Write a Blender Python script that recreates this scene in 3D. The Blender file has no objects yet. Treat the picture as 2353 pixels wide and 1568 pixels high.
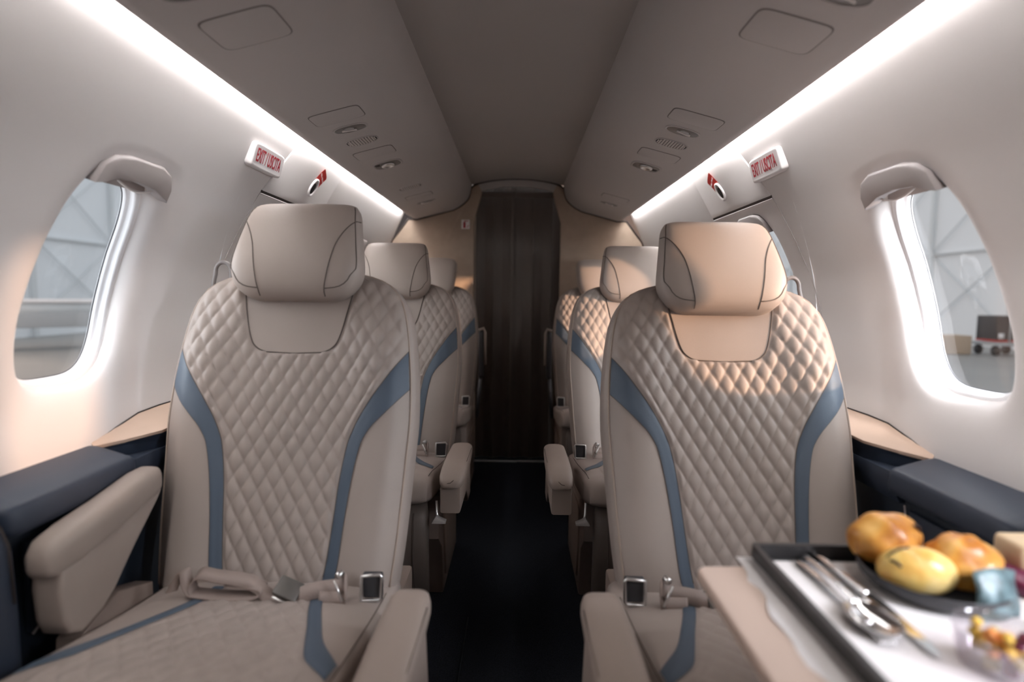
import bpy, bmesh, math, random
from mathutils import Vector, Matrix
random.seed(7)
C = bpy.context.scene.collection
PI = math.pi
FLOOR = -0.03          # floor level; heights below are measured from the same zero

# ------------------------------------------------------------------ helpers
def spl(xs, ys):
    """smooth monotone-ish cubic interpolation through points"""
    if xs[0] > xs[-1]: xs, ys = xs[::-1], ys[::-1]
    n = len(xs)
    d = [(ys[i+1]-ys[i])/(xs[i+1]-xs[i]) for i in range(n-1)]
    m = [d[0]] + [0 if d[i-1]*d[i] <= 0 else 2*d[i-1]*d[i]/(d[i-1]+d[i]) for i in range(1, n-1)] + [d[-1]]
    def f(x):
        if x <= xs[0]: return ys[0] + m[0]*(x-xs[0]) if x > xs[0]-1e-9 else ys[0]
        if x >= xs[-1]: return ys[-1]
        i = 0
        while x > xs[i+1]: i += 1
        h = xs[i+1]-xs[i]; t = (x-xs[i])/h
        return ((2*t**3-3*t*t+1)*ys[i] + (t**3-2*t*t+t)*h*m[i] + (-2*t**3+3*t*t)*ys[i+1] + (t**3-t*t)*h*m[i+1])
    return f
def lerp(a, b, t): return a+(b-a)*t
def sstep(a, b, x):
    t = min(1, max(0, (x-a)/(b-a))); return t*t*(3-2*t)

def link(name, me, parent=None, loc=None):
    o = bpy.data.objects.new(name, me); C.objects.link(o)
    if parent: o.parent = parent
    if loc: o.location = loc
    return o
def mesh(name, v, f, m, parent=None, smooth=True, loc=None):
    me = bpy.data.meshes.new(name); me.from_pydata([tuple(p) for p in v], [], f); me.update()
    if m: me.materials.append(m)
    if smooth: me.polygons.foreach_set('use_smooth', [True]*len(me.polygons))
    return link(name, me, parent, loc)
def bmobj(name, bm, m, parent=None, smooth=False, loc=None):
    me = bpy.data.meshes.new(name); bm.to_mesh(me); bm.free()
    if m: me.materials.append(m)
    if smooth: me.polygons.foreach_set('use_smooth', [True]*len(me.polygons))
    return link(name, me, parent, loc)
def empty(name, label, cat, loc=(0, 0, 0), group=None, rz=0):
    o = bpy.data.objects.new(name, None); C.objects.link(o); o.location = loc; o.rotation_euler = (0, 0, rz)
    o.empty_display_size = .05
    return tag(o, label, cat, group)
def tag(o, label, cat, group=None):
    o['label'] = label; o['category'] = cat
    if group: o['group'] = group
    return o
def struct(o): o['kind'] = 'structure'; return o

def loftd(loops, cap=True):
    """vert/face lists from equal-length closed loops"""
    n = len(loops[0]); v = [p for l in loops for p in l]; f = []
    for i in range(len(loops)-1):
        for j in range(n):
            k = (j+1) % n
            f.append((i*n+j, i*n+k, (i+1)*n+k, (i+1)*n+j))
    if cap:
        f.append(tuple(range(n-1, -1, -1))); b = (len(loops)-1)*n; f.append(tuple(b+j for j in range(n)))
    return v, f
def gridd(rows):
    n = len(rows[0]); v = [p for r in rows for p in r]
    f = [(i*n+j, i*n+j+1, (i+1)*n+j+1, (i+1)*n+j) for i in range(len(rows)-1) for j in range(n-1)]
    return v, f
def merge(*parts):
    V, Fc = [], []
    for v, f in parts:
        b = len(V); V += list(v); Fc += [tuple(i+b for i in q) for q in f]
    return V, Fc
def tubed(path, r, seg=6, closed=False, ry=None):
    pts = [Vector(p) for p in path]; n = len(pts); loops = []; up = None
    for i in range(n):
        a = pts[(i-1) % n] if (closed or i > 0) else pts[i]
        b = pts[(i+1) % n] if (closed or i < n-1) else pts[i]
        t = (b-a).normalized()
        if up is None:
            up = Vector((0, 0, 1)) if abs(t.z) < .9 else Vector((0, 1, 0))
        s = t.cross(up)
        if s.length < 1e-6: s = t.cross(Vector((1, 0, 0)))
        s.normalize(); u = s.cross(t).normalized(); up = u
        loops.append([pts[i] + s*(math.cos(q)*r) + u*(math.sin(q)*(ry or r)) for q in [2*PI*k/seg for k in range(seg)]])
    if closed: loops.append(loops[0])
    return loftd(loops, not closed)
def rboxd(sx, sy, sz, c=(0, 0, 0), bev=.005, seg=3, rot=None):
    bm = bmesh.new(); bmesh.ops.create_cube(bm, size=1)
    for q in bm.verts: q.co = Vector((q.co.x*sx, q.co.y*sy, q.co.z*sz))
    if bev > 0: bmesh.ops.bevel(bm, geom=bm.edges[:], offset=bev, segments=seg, affect='EDGES', profile=.5)
    M = Matrix.Translation(c) @ (rot.to_4x4() if rot else Matrix())
    bm.transform(M); bm.verts.index_update()
    v = [q.co.copy() for q in bm.verts]; f = [tuple(q.index for q in p.verts) for p in bm.faces]; bm.free()
    return v, f
def prismd(poly, axis, a, b, bev=0.0, seg=2):
    """extrude a 2D polygon along axis ('x': poly=(y,z); 'y': (x,z); 'z': (x,y))"""
    def P(p, h): return {'x': (h, p[0], p[1]), 'y': (p[0], h, p[1]), 'z': (p[0], p[1], h)}[axis]
    bm = bmesh.new()
    A = [bm.verts.new(P(p, a)) for p in poly]; B = [bm.verts.new(P(p, b)) for p in poly]
    n = len(poly); bm.faces.new(A); bm.faces.new(B[::-1])
    for i in range(n): bm.faces.new((A[i], B[i], B[(i+1) % n], A[(i+1) % n]))
    bmesh.ops.recalc_face_normals(bm, faces=bm.faces[:])
    if bev > 0:
        es = [e for e in bm.edges if (e.verts[0] in A) == (e.verts[1] in A)]
        bmesh.ops.bevel(bm, geom=es, offset=bev, segments=seg, affect='EDGES', profile=.5)
    bm.verts.index_update()
    v = [q.co.copy() for q in bm.verts]; f = [tuple(q.index for q in p.verts) for p in bm.faces]; bm.free()
    return v, f
def sel(n, N=48, hx=1., hy=1.):
    """superellipse loop"""
    out = []
    for k in range(N):
        q = 2*PI*k/N; c, s = math.cos(q), math.sin(q)
        out.append((hx*math.copysign(abs(c)**(2/n), c), hy*math.copysign(abs(s)**(2/n), s)))
    return out
def smooth_by_angle(o, a=35):
    me = o.data
    me.polygons.foreach_set('use_smooth', [True]*len(me.polygons))
    bm = bmesh.new(); bm.from_mesh(me)
    for e in bm.edges:
        if len(e.link_faces) == 2 and e.calc_face_angle(0) > math.radians(a): e.smooth = False
    bm.to_mesh(me); bm.free(); return o
def part(name, d, m, parent=None, loc=None, angle=None):
    o = mesh(name, d[0], d[1], m, parent, True, loc)
    if angle: smooth_by_angle(o, angle)
    return o
def copy_tree(o, parent=None):
    c = o.copy(); C.objects.link(c)
    c.parent = parent
    for ch in list(o.children): copy_tree(ch, c)
    return c

# ------------------------------------------------------------------ materials
def mat(name, col, rough=.5, metal=0, bump=0, bscale=300, var=0, vscale=8, spec=.5, emit=None, estr=0, sheen=0, coat=0):
    m = bpy.data.materials.new(name); m.use_nodes = True
    nt = m.node_tree; b = nt.nodes['Principled BSDF']
    b.inputs['Base Color'].default_value = (*col, 1); b.inputs['Roughness'].default_value = rough
    b.inputs['Metallic'].default_value = metal; b.inputs['Specular IOR Level'].default_value = spec
    if sheen: b.inputs['Sheen Weight'].default_value = sheen
    if coat: b.inputs['Coat Weight'].default_value = coat
    if emit: b.inputs['Emission Color'].default_value = (*emit, 1); b.inputs['Emission Strength'].default_value = estr
    tc = nt.nodes.new('ShaderNodeTexCoord')
    if bump:
        n = nt.nodes.new('ShaderNodeTexNoise'); n.inputs['Scale'].default_value = bscale; n.inputs['Detail'].default_value = 3
        nt.links.new(tc.outputs['Object'], n.inputs['Vector'])
        bp = nt.nodes.new('ShaderNodeBump'); bp.inputs['Strength'].default_value = bump; bp.inputs['Distance'].default_value = .001
        nt.links.new(n.outputs['Fac'], bp.inputs['Height']); nt.links.new(bp.outputs['Normal'], b.inputs['Normal'])
    if var:
        n = nt.nodes.new('ShaderNodeTexNoise'); n.inputs['Scale'].default_value = vscale; n.inputs['Detail'].default_value = 4
        nt.links.new(tc.outputs['Object'], n.inputs['Vector'])
        r = nt.nodes.new('ShaderNodeValToRGB')
        r.color_ramp.elements[0].position = .3; r.color_ramp.elements[1].position = .7
        r.color_ramp.elements[0].color = (*[c*(1-var) for c in col], 1); r.color_ramp.elements[1].color = (*[min(1, c*(1+var)) for c in col], 1)
        nt.links.new(n.outputs['Fac'], r.inputs['Fac']); nt.links.new(r.outputs['Color'], b.inputs['Base Color'])
    return m
M = {}
M['leather'] = mat('taupe_leather', (.325, .272, .243), .5, bump=.25, bscale=600, var=.05, vscale=5, spec=.4)
M['quilt'] = mat('quilted_leather', (.325, .272, .243), .52, bump=.2, bscale=600, var=.04, vscale=6, spec=.4)
M['head'] = mat('headrest_leather', (.365, .308, .273), .48, bump=.2, bscale=600, spec=.4)
M['blue'] = mat('blue_leather', (.073, .098, .132), .5, bump=.25, bscale=500, spec=.4)
M['seam'] = mat('seam_thread', (.10, .08, .07), .8)
M['pipe'] = mat('piping_leather', (.33, .26, .215), .5)
M['armleather'] = mat('armrest_leather', (.33, .27, .235), .48, bump=.2, bscale=600, spec=.45)
M['shroud'] = mat('seat_shroud', (.21, .16, .135), .55, bump=.1, bscale=300)
M['legrest'] = mat('legrest_leather', (.13, .105, .09), .5, bump=.2, bscale=500)
M['navy'] = mat('navy_leather', (.028, .038, .060), .45, bump=.2, bscale=500, spec=.5)
M['navydark'] = mat('navy_panel', (.012, .018, .028), .55, bump=.15, bscale=400)
M['wall'] = mat('sidewall_lining', (.74, .71, .70), .62, bump=.12, bscale=900, spec=.3)
M['wallwhite'] = mat('window_reveal', (.85, .85, .87), .5, spec=.3)
M['ceil'] = mat('headliner', (.40, .375, .36), .75, bump=.15, bscale=700, spec=.2)
M['psu'] = mat('overhead_panel', (.49, .46, .45), .6, bump=.12, bscale=900, spec=.3)
M['grille_back'] = mat('grille_backing', (.030, .025, .023), .8)
M['gap'] = mat('panel_gap', (.19, .17, .16), .8)
M['bulk'] = mat('bulkhead_fabric', (.42, .325, .255), .75, bump=.3, bscale=500, var=.05, vscale=20, spec=.2)
M['seal'] = mat('dark_seal', (.035, .025, .022), .6)
M['curtain'] = mat('brown_curtain', (.115, .093, .080), .6, bump=.15, bscale=400, spec=.35, sheen=.2)
M['carpet'] = mat('carpet_pile', (.017, .020, .026), .95, bump=1, bscale=900, var=.35, vscale=260, spec=.1)
M['plasticw'] = mat('white_plastic', (.85, .82, .82), .4)
M['plasticg'] = mat('grey_plastic', (.36, .32, .31), .45)
M['plasticlt'] = mat('pale_plastic', (.70, .66, .64), .45)
M['red'] = mat('red_print', (.62, .045, .035), .5)
M['redink'] = mat('red_ink', (.40, .012, .025), .5)
M['black'] = mat('black_recess', (.006, .003, .003), .7)
M['metal'] = mat('brushed_metal', (.72, .71, .70), .28, metal=1)
M['steel'] = mat('polished_steel', (.80, .80, .80), .10, metal=1)
M['darkmetal'] = mat('dark_metal', (.05, .05, .055), .4, metal=.3)
M['strap'] = mat('belt_webbing', (.27, .21, .185), .6, bump=.5, bscale=350)
M['buckle'] = mat('buckle_grey', (.11, .10, .09), .4, metal=.2)
M['beige'] = mat('beige_veneer', (.60, .44, .34), .45, var=.04, vscale=10)
M['table'] = mat('tan_table_leather', (.74, .585, .49), .45, bump=.1, bscale=500)
M['paper'] = mat('white_paper', (.92, .89, .88), .85, bump=.2, bscale=60)
M['tray'] = mat('black_tray', (.022, .021, .022), .4)
M['dish'] = mat('dark_dish', (.045, .045, .05), .45)
M['grille'] = mat('grille_light', (.62, .57, .54), .5)
M['bread'] = mat('pale_bread', (.80, .63, .42), .8, bump=.6, bscale=120)
M['purple'] = mat('plum_slice', (.19, .03, .085), .3, var=.3, vscale=40)
M['sachet'] = mat('teal_sachet', (.16, .25, .28), .35, var=.6, vscale=70)
M['yellow'] = mat('yellow_fruit', (.75, .48, .08), .4, var=.3, vscale=80)
M['berry'] = mat('dark_berry', (.16, .03, .07), .3, var=.4, vscale=80)
M['melon'] = mat('pale_fruit', (.72, .60, .30), .4, var=.2, vscale=60)
M['orange'] = mat('orange_fruit', (.72, .25, .05), .4, var=.2, vscale=60)
M['chip'] = mat('dark_chip', (.035, .014, .01), .5)
M['hangar'] = mat('hangar_cladding', (.82, .84, .86), .8)
M['brace'] = mat('hangar_steel', (.66, .68, .69), .7)
M['ground'] = mat('hangar_floor', (.27, .265, .255), .5, var=.08, vscale=.3)
M['cart'] = mat('cart_dark', (.035, .030, .030), .6)
M['cartgrey'] = mat('cart_grey', (.42, .43, .44), .6)
M['cartgrey2'] = mat('guide_grey', (.17, .15, .145), .35)
M['housing'] = mat('shade_housing_grey', (.27, .24, .235), .45)
M['lever'] = mat('lever_chrome', (.66, .64, .62), .3, metal=.35)
M['recess'] = mat('fitting_recess', (.15, .135, .125), .4)
M['crate'] = mat('tan_crate', (.50, .38, .28), .7)
def pastry_mat(name, lo, mid, hi):
    m = mat(name, mid, .38, spec=.5, coat=.25); nt = m.node_tree; b = nt.nodes['Principled BSDF']
    tc = nt.nodes.new('ShaderNodeTexCoord'); n = nt.nodes.new('ShaderNodeTexNoise')
    n.inputs['Scale'].default_value = 28; n.inputs['Detail'].default_value = 5
    nt.links.new(tc.outputs['Object'], n.inputs['Vector'])
    r = nt.nodes.new('ShaderNodeValToRGB'); e = r.color_ramp.elements
    e[0].position = .33; e[0].color = (*lo, 1); e[1].position = .68; e[1].color = (*hi, 1)
    k = e.new(.5); k.color = (*mid, 1)
    nt.links.new(n.outputs['Fac'], r.inputs['Fac']); nt.links.new(r.outputs['Color'], b.inputs['Base Color'])
    bp = nt.nodes.new('ShaderNodeBump'); bp.inputs['Strength'].default_value = .5; bp.inputs['Distance'].default_value = .002
    nt.links.new(n.outputs['Fac'], bp.inputs['Height']); nt.links.new(bp.outputs['Normal'], b.inputs['Normal'])
    return m
M['gold1'] = pastry_mat('golden_crust', (.42, .14, .02), (.70, .33, .06), (.85, .52, .17))
M['gold2'] = pastry_mat('egg_glaze_crust', (.72, .36, .06), (.90, .62, .18), (.95, .74, .33))
M['gold3'] = pastry_mat('amber_crust', (.55, .19, .02), (.78, .38, .07), (.86, .55, .20))
def glass_mat(name, tint=(1, 1, 1), gl=.08):
    m = bpy.data.materials.new(name); m.use_nodes = True; nt = m.node_tree; nt.nodes.clear()
    o = nt.nodes.new('ShaderNodeOutputMaterial'); t = nt.nodes.new('ShaderNodeBsdfTransparent'); g = nt.nodes.new('ShaderNodeBsdfGlossy')
    t.inputs['Color'].default_value = (*tint, 1); g.inputs['Roughness'].default_value = .05
    mx = nt.nodes.new('ShaderNodeMixShader'); mx.inputs['Fac'].default_value = gl
    nt.links.new(t.outputs[0], mx.inputs[1]); nt.links.new(g.outputs[0], mx.inputs[2]); nt.links.new(mx.outputs[0], o.inputs['Surface'])
    return m
M['glass'] = glass_mat('window_glass', (.95, .96, .97), .05)
M['glass2'] = glass_mat('sun_dimming_glass', (.42, .42, .44), .05)  # tint added to the unseen forward pane, dims the sun on the opposite wall
M['cup'] = glass_mat('clear_cup', (.90, .88, .90), .14)
def emit_mat(name, col, s):
    m = bpy.data.materials.new(name); m.use_nodes = True; nt = m.node_tree; nt.nodes.clear()
    o = nt.nodes.new('ShaderNodeOutputMaterial'); e = nt.nodes.new('ShaderNodeEmission')
    e.inputs['Color'].default_value = (*col, 1); e.inputs['Strength'].default_value = s
    nt.links.new(e.outputs[0], o.inputs['Surface']); return m
M['cove'] = emit_mat('cove_diffuser', (1, .97, .96), 40)
M['lens'] = mat('lamp_lens', (.42, .40, .39), .12, spec=.8)

# ------------------------------------------------------------------ cabin shell
Y0, YB = -1.3, 3.30
WZ = [1.445, 1.40, 1.335, 1.262, 1.17, 1.08, .98, .88, .76, .65, .50, .30, FLOOR]
WX = [.645, .66, .69, .722, .76, .79, .815, .825, .82, .803, .803, .803, .803]
wx = spl(WZ, WX)
def wallp(s, y, z, off=0.0):
    """point on the sidewall; off>0 moves it outboard along the normal"""
    dz = .004; dx = (wx(min(1.445, z+dz))-wx(z-dz))/(2*dz)
    n = Vector((1, 0, -dx)).normalized()
    p = Vector((wx(z), y, z)) + n*off
    return Vector((s*p.x, p.y, p.z))
def walln(s, z):
    dz = .004; dx = (wx(min(1.445, z+dz))-wx(z-dz))/(2*dz)
    n = -Vector((1, 0, -dx)).normalized()
    return Vector((s*n.x, 0, n.z))
WIN_ZC, WIN_H, SHEAR = .975, .205, .30
def opening(c, p, q, g, off):
    """outline of a window opening; the near jamb splays outward with depth"""
    t = sstep(.0, .05, off); sp = .026*t if p < 0 else 0
    hh = WIN_H*(1.06 if c < .5 else 1)+g; z = WIN_ZC+q*hh
    return c+p*((.104 if p <= 0 else .125 if c < 1.5 else .155)+g+sp)+lerp(SHEAR, .22, t)*(z-WIN_ZC), z  # unseen window edges widened to shape the sun patches
def build_wall(side, s, centers):
    V, Fc, N = [], [], []
    def add(p, n=None): V.append(p); N.append(n); return len(V)-1
    def patch(y0, y1, z0, z1, ny, nz):
        ids = [[add(wallp(s, lerp(y0, y1, i/ny), lerp(z0, z1, j/nz)), walln(s, lerp(z0, z1, j/nz))) for i in range(ny+1)] for j in range(nz+1)]
        for j in range(nz):
            for i in range(ny):
                q = (ids[j][i], ids[j][i+1], ids[j+1][i+1], ids[j+1][i]); Fc.append(q if s < 0 else q[::-1])
    HC = .235; ZA, ZB = .70, 1.262
    edges = [Y0]
    for c in centers: edges += [c-HC, c+HC]
    edges.append(YB)
    patch(Y0, YB, FLOOR, ZA, 4, 24); patch(Y0, YB, ZB, 1.445, 4, 14)
    for k in range(0, len(edges), 2):
        if edges[k+1]-edges[k] > .001: patch(edges[k], edges[k+1], ZA, ZB, 2, 30)
    NP = 96
    for c in centers:
        base = sel(3.6, NP)
        def rect(p, q):
            # ray from centre to the cell border
            y = c+p*.125+SHEAR*q*WIN_H; z = WIN_ZC+q*WIN_H
            dy, dz = y-c, z-WIN_ZC; t = 1e9
            if abs(dy) > 1e-6: t = min(t, HC/abs(dy))
            if dz > 1e-6: t = min(t, (ZB-WIN_ZC)/dz)
            if dz < -1e-6: t = min(t, (ZA-WIN_ZC)/dz)
            return c+dy*t, WIN_ZC+dz*t
        rings = []
        r = []
        R2 = [rect(p, q) for p, q in base]
        for cy in (c-HC, c+HC):
            for cz in (ZA, ZB):
                i_ = min(range(NP), key=lambda i: (R2[i][0]-cy)**2+(R2[i][1]-cz)**2); R2[i_] = (cy, cz)
        for y, z in R2: r.append(add(wallp(s, y, z), walln(s, z)))
        rings.append(r)
        O2 = [opening(c, p, q, .060, 0) for p, q in base]
        for t in (.25, .5, .75):
            rings.append([add(wallp(s, lerp(a[0], b[0], t), lerp(a[1], b[1], t)), walln(s, lerp(a[1], b[1], t))) for a, b in zip(R2, O2)])
        for g, off, flat in ((.060, 0, True), (.046, .0006, False), (.034, .0024, False), (.023, .0055, False), (.013, .0105, False), (.005, .018, False), (.000, .027, False), (-.004, .036, False)):
            r = []
            for p, q in base:
                y, z = opening(c, p, q, g, off)
                r.append(add(wallp(s, y, z, off), walln(s, z) if flat else None))
            rings.append(r)
        for a, b in zip(rings, rings[1:]):
            for j in range(NP):
                k = (j+1) % NP; q = (a[j], a[k], b[k], b[j]); Fc.append(q if s < 0 else q[::-1])
    me = bpy.data.meshes.new('wall_'+side); me.from_pydata([tuple(p) for p in V], [], Fc); me.update()
    me.materials.append(M['wall'])
    me.polygons.foreach_set('use_smooth', [True]*len(me.polygons))
    nn = [tuple(n) if n is not None else (0, 0, 0) for n in N]
    me.normals_split_custom_set_from_vertices(nn)
    return struct(link('wall_'+side, me))
WC = [1.09, 1.78, 2.69]
WF = .215
wl = build_wall('left', -1, [WF]+WC)
wr = build_wall('right', 1, [WF]+WC)

def window(i, s, c):
    root = bpy.data.objects.new('window_%d' % i, None); C.objects.link(root); root.location = (s*.82, c, WIN_ZC); struct(root)
    L = Vector((-s*.82, -c, -WIN_ZC))
    def loop(g, off, NP=96):
        return [wallp(s, *opening(c, p, q, g, off), off)+L for p, q in sel(3.6, NP)]
    part('window_frame', loftd([loop(-.004, .0355), loop(-.009, .0360), loop(-.0115, .0375), loop(-.0125, .041), loop(-.0130, .050), loop(-.0165, .0515), loop(-.018, .053), loop(-.019, .062)], False), M['wallwhite'], root)
    part('gasket', tubed(loop(-.0185, .0600), .0018, 6, True), M['darkmetal'], root)
    ctr = wallp(s, c, WIN_ZC, .058)+L; NP = 96; full = loop(-.0175, .058)
    rings = [[wallp(s, *[lerp((c, WIN_ZC)[a], opening(c, p, q, -.0175, .058)[a], k/6) for a in (0, 1)], .058)+L for p, q in sel(3.6, NP)] for k in range(1, 7)]
    v, f = loftd(rings, False); b = len(v); v.append(ctr); f += [(j, (j+1) % NP, b) for j in range(NP)]
    part('pane', (v, f), M['glass2'] if c == WF else M['glass'], root)
    if c == WF: return root
    # pull-shade housing above the opening
    yo = c-1.09
    poly = [(1.040, 1.150), (1.052, 1.184), (1.078, 1.205), (1.115, 1.213), (1.205, 1.213), (1.240, 1.200), (1.254, 1.172), (1.250, 1.146), (1.236, 1.150), (1.20, 1.163), (1.14, 1.170), (1.08, 1.166)]
    a = [wallp(s, y+yo, z, .012)+L for y, z in poly]; b = [wallp(s, y+yo, z, -.009)+L for y, z in poly]
    cen = (1.15, 1.18)
    b2 = [wallp(s, lerp(y, cen[0], .10)+yo, lerp(z, cen[1], .14), -.014)+L for y, z in poly]
    part('shade_housing', loftd([a, b, b2]), M['housing'], root, angle=50)
    hd = [wallp(s, lerp(1.11, 1.22, t)+yo, 1.163-.012*math.sin(PI*t), .004)+L for t in [k/8 for k in range(9)]]
    part('shade_pull', tubed(hd, .0022, 6), M['plasticlt'], root)
    sh = [[wallp(s, c+lerp(-.085, .115, u)+.055, z, o_)+L for u in [k/10 for k in range(11)]] for z, o_ in ((1.150, .030), (1.168, .028), (1.185, .020))]
    part('shade_edge', gridd(sh), M['plasticg'], root)
    return root
wi = 1
for s in (-1, 1):
    for c in WC+[WF]:
        window(wi, s, c); wi += 1

struct(part('wall_front', rboxd(1.9, .03, 1.9, (0, Y0-.015, .75), 0), M['psu']))
# ceiling: centre headliner and two overhead panels
def sweep(name, prof, m, y0=Y0, y1=YB, ny=2):
    rows = [[Vector((x, lerp(y0, y1, j/ny), z)) for x, z in prof] for j in range(ny+1)]
    return mesh(name, *gridd(rows), m)
arc = [(-.262+.524*k/24, 1.582+.034*(1-((-.262+.524*k/24)/.262)**2)) for k in range(25)]
struct(sweep('ceiling', arc, M['ceil']))
PX = [.262, .266, .272, .280, .292, .31, .335, .37, .45, .53, .575, .598, .612, .619, .620, .617]
PZ = [1.582, 1.560, 1.530, 1.507, 1.490, 1.473, 1.455, 1.437, 1.416, 1.395, 1.383, 1.384, 1.393, 1.410, 1.425, 1.445]
for s in (-1, 1):
    struct(sweep('ceiling_side', [(s*x, z) for x, z in zip(PX, PZ)], M['psu']))
def psu(s, x, y, off=0.0):
    """point on an overhead panel; off>0 is below the surface"""
    t = (x-.37)/.205; z = lerp(1.437, 1.383, t)
    n = Vector((-s*.2547, 0, -.967))
    return Vector((s*x, y, z)) + n*off
def psu_frame(s, x, y):
    n = Vector((-s*.2547, 0, -.967)); Yv = Vector((s*.967, 0, -.2547)); Xv = Yv.cross(n)
    p = psu(s, x, y)
    return Matrix(((Xv.x, Yv.x, n.x, p.x), (Xv.y, Yv.y, n.y, p.y), (Xv.z, Yv.z, n.z, p.z), (0, 0, 0, 1)))

# cove light between the overhead panel and the wall
SIDE = {-1: 'along the looped-belt seats', 1: 'on the tray table side'}
for s in (-1, 1):
    r = empty('cove_light', 'long white cove light strip along the ceiling edge ' + SIDE[s], 'light', (s*.63, 1, 1.44), 'cove light strips')
    rows = [[Vector((s*x-s*.63, y-1, z-1.44)) for x, z in ((.6195, 1.4330), (.6320, 1.4405), (.6440, 1.4470))] for y in (Y0, 1, 3.20, 3.26)]
    rows[-1] = [rows[-1][0]]*2+[rows[-1][0]+Vector((s*.003, 0, .002))]
    mesh('diffuser', *gridd(rows), M['cove'], r)
    rows = [[Vector((s*x-s*.63, y-1, z-1.44)) for x, z in ((.617, 1.445), (.628, 1.462), (.645, 1.462), (.646, 1.444))] for y in (Y0, 3.30)]
    mesh('channel', *gridd(rows), M['wallwhite'], r)

# floor with carpet
struct(mesh('floor', [(-.9, Y0, FLOOR), (.9, Y0, FLOOR), (.9, 4.0, FLOOR), (-.9, 4.0, FLOOR)], [(0, 1, 2, 3)], M['carpet']))
struct(part('trim_1', rboxd(.004, 2.2, .002, (-.128, .55, FLOOR+.001), 0), M['navydark']))

# bulkhead: two fabric panels, arch trim and dark seal
def prof_half():
    out = [(.80, FLOOR), (.80, .30), (.80, .50), (.80, .65), (.82, .76), (.825, .88), (.815, .98), (.79, 1.08), (.76, 1.17), (.722, 1.262), (.68, 1.315), (.628, 1.383)]
    out += [(.575, 1.383), (.45, 1.416), (.37, 1.437), (.335, 1.455), (.31, 1.473), (.292, 1.49), (.280, 1.507), (.274, 1.53), (.268, 1.562), (.252, 1.590), (.226, 1.597)]
    return out
for s in (-1, 1):
    door = [(.205, 1.545), (.210, 1.52), (.252, 1.372), (.250, FLOOR)]
    poly = [(s*x, z) for x, z in prof_half()+door]
    struct(part('wall_back' if s < 0 else 'wall_back_2', prismd(poly, 'y', 3.30, 3.34, .003), M['bulk'], angle=40))
    seal = [(s*x, 3.298, z) for x, z in prof_half()[2:-2]+[(.250, 1.578), (.226, 1.588)]]
    struct(part('trim_2' if s < 0 else 'trim_3', tubed(seal, .0055, 6), M['seal']))
top = [(x, 1.586+.029*(1-(x/.226)**2)) for x in [-.226+.452*k/20 for k in range(21)]]
bot = [(x*.91, z-.037) for x, z in top][::-1]
struct(part('trim_4', prismd(top+bot, 'y', 3.30, 3.335), M['psu'], angle=40))
struct(part('trim_5', tubed([(x, 3.297, z+.002) for x, z in top], .005, 6), M['seal']))
struct(part('wall_aft', rboxd(1.8, .02, 1.8, (0, 3.62, .75), 0), M['seal']))

# curtain: two pleated halves
def curtain(x0, x1, ph, label):
    root = empty('curtain', label, 'curtain', ((x0+x1)/2, 3.36, FLOOR), 'door curtains')
    rows = []
    nx, nz = 90, 30
    for j in range(nz+1):
        t = j/nz; z = lerp(FLOOR+.004, 1.60, t); r = []
        for i in range(nx+1):
            u = i/nx; x = lerp(x0, x1, u)
            a = .019*(1-.3*t)
            k = abs(((u*2.6+ph+.015*math.sin(4*t)) % 1)-.5)*2
            y = 3.36 + a*(2*k**.45-1) + .003*math.sin(9*u+4*t+ph)
            r.append(Vector((x-(x0+x1)/2, y-3.36, z-FLOOR)))
        rows.append(r)
    mesh('cloth', *gridd(rows), M['curtain'], root)
    part('header_band', rboxd(x1-x0, .008, .035, (0, -.016, 1.535-FLOOR), .003), M['curtain'], root)
    return root
curtain(-.275, -.009, .15, 'dark brown pleated curtain half beside the fire extinguisher sign')
curtain(-.009, .275, .55, 'dark brown pleated curtain half away from the extinguisher sign')
th = empty('door_threshold', 'grey metal threshold strip on the floor under the curtains', 'threshold', (0, 3.285, FLOOR))
part('plate', rboxd(.26, .022, .006, (-.115, -.006, .003), .002), M['cartgrey'], th)
part('plate', rboxd(.24, .018, .006, (.135, .002, .003), .002), M['cartgrey'], th)

# fire-extinguisher sign
sg = empty('extinguisher_sign', 'small white square sign with red fire extinguisher pictogram on bulkhead', 'sign', (-.297, 3.297, 1.357))
part('plate', rboxd(.047, .003, .052, (0, 0, 0), .001), M['plasticw'], sg)
ext = merge(prismd([(-.0125, -.021), (.0005, -.021), (.0005, .009), (-.002, .013), (-.010, .013), (-.0125, .009)], 'y', -.0026, -.0016),
            rboxd(.004, .001, .006, (-.006, -.0021, .015), 0), rboxd(.024, .001, .004, (.004, -.0021, .0185), 0),
            rboxd(.003, .001, .018, (.0135, -.0021, -.012), 0, rot=Matrix.Rotation(math.radians(28), 3, 'Y')))
mesh('pictogram', *ext, M['redink'], sg, False)

# ------------------------------------------------------------------ overhead fittings
def on_psu(name, label, cat, s, x, y, group=None):
    o = empty(name, label, cat, group=group); o.matrix_world = psu_frame(s, x, y); return o
def plate(loop, z0, z1, inset=.0015):
    a = [Vector((p[0], p[1], z0)) for p in loop]; b = [Vector((p[0], p[1], z1)) for p in loop]
    mx = max(abs(p[0]) for p in loop); my = max(abs(p[1]) for p in loop)
    c = [Vector((p[0]*(1-inset/mx), p[1]*(1-inset/my), z1+inset*.5)) for p in loop]
    return loftd([a, b, c])
def ringd(loop_o, loop_i, z, h):
    a = [Vector((p[0], p[1], 0)) for p in loop_o]; b = [Vector((p[0], p[1], z+h)) for p in loop_o]
    m = [Vector(((p[0]+q[0])/2, (p[1]+q[1])/2, z+h*1.6)) for p, q in zip(loop_o, loop_i)]
    c = [Vector((p[0], p[1], z+h)) for p in loop_i]; d = [Vector((p[0], p[1], z)) for p in loop_i]
    return loftd([a, b, m, c, d], False)
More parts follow.
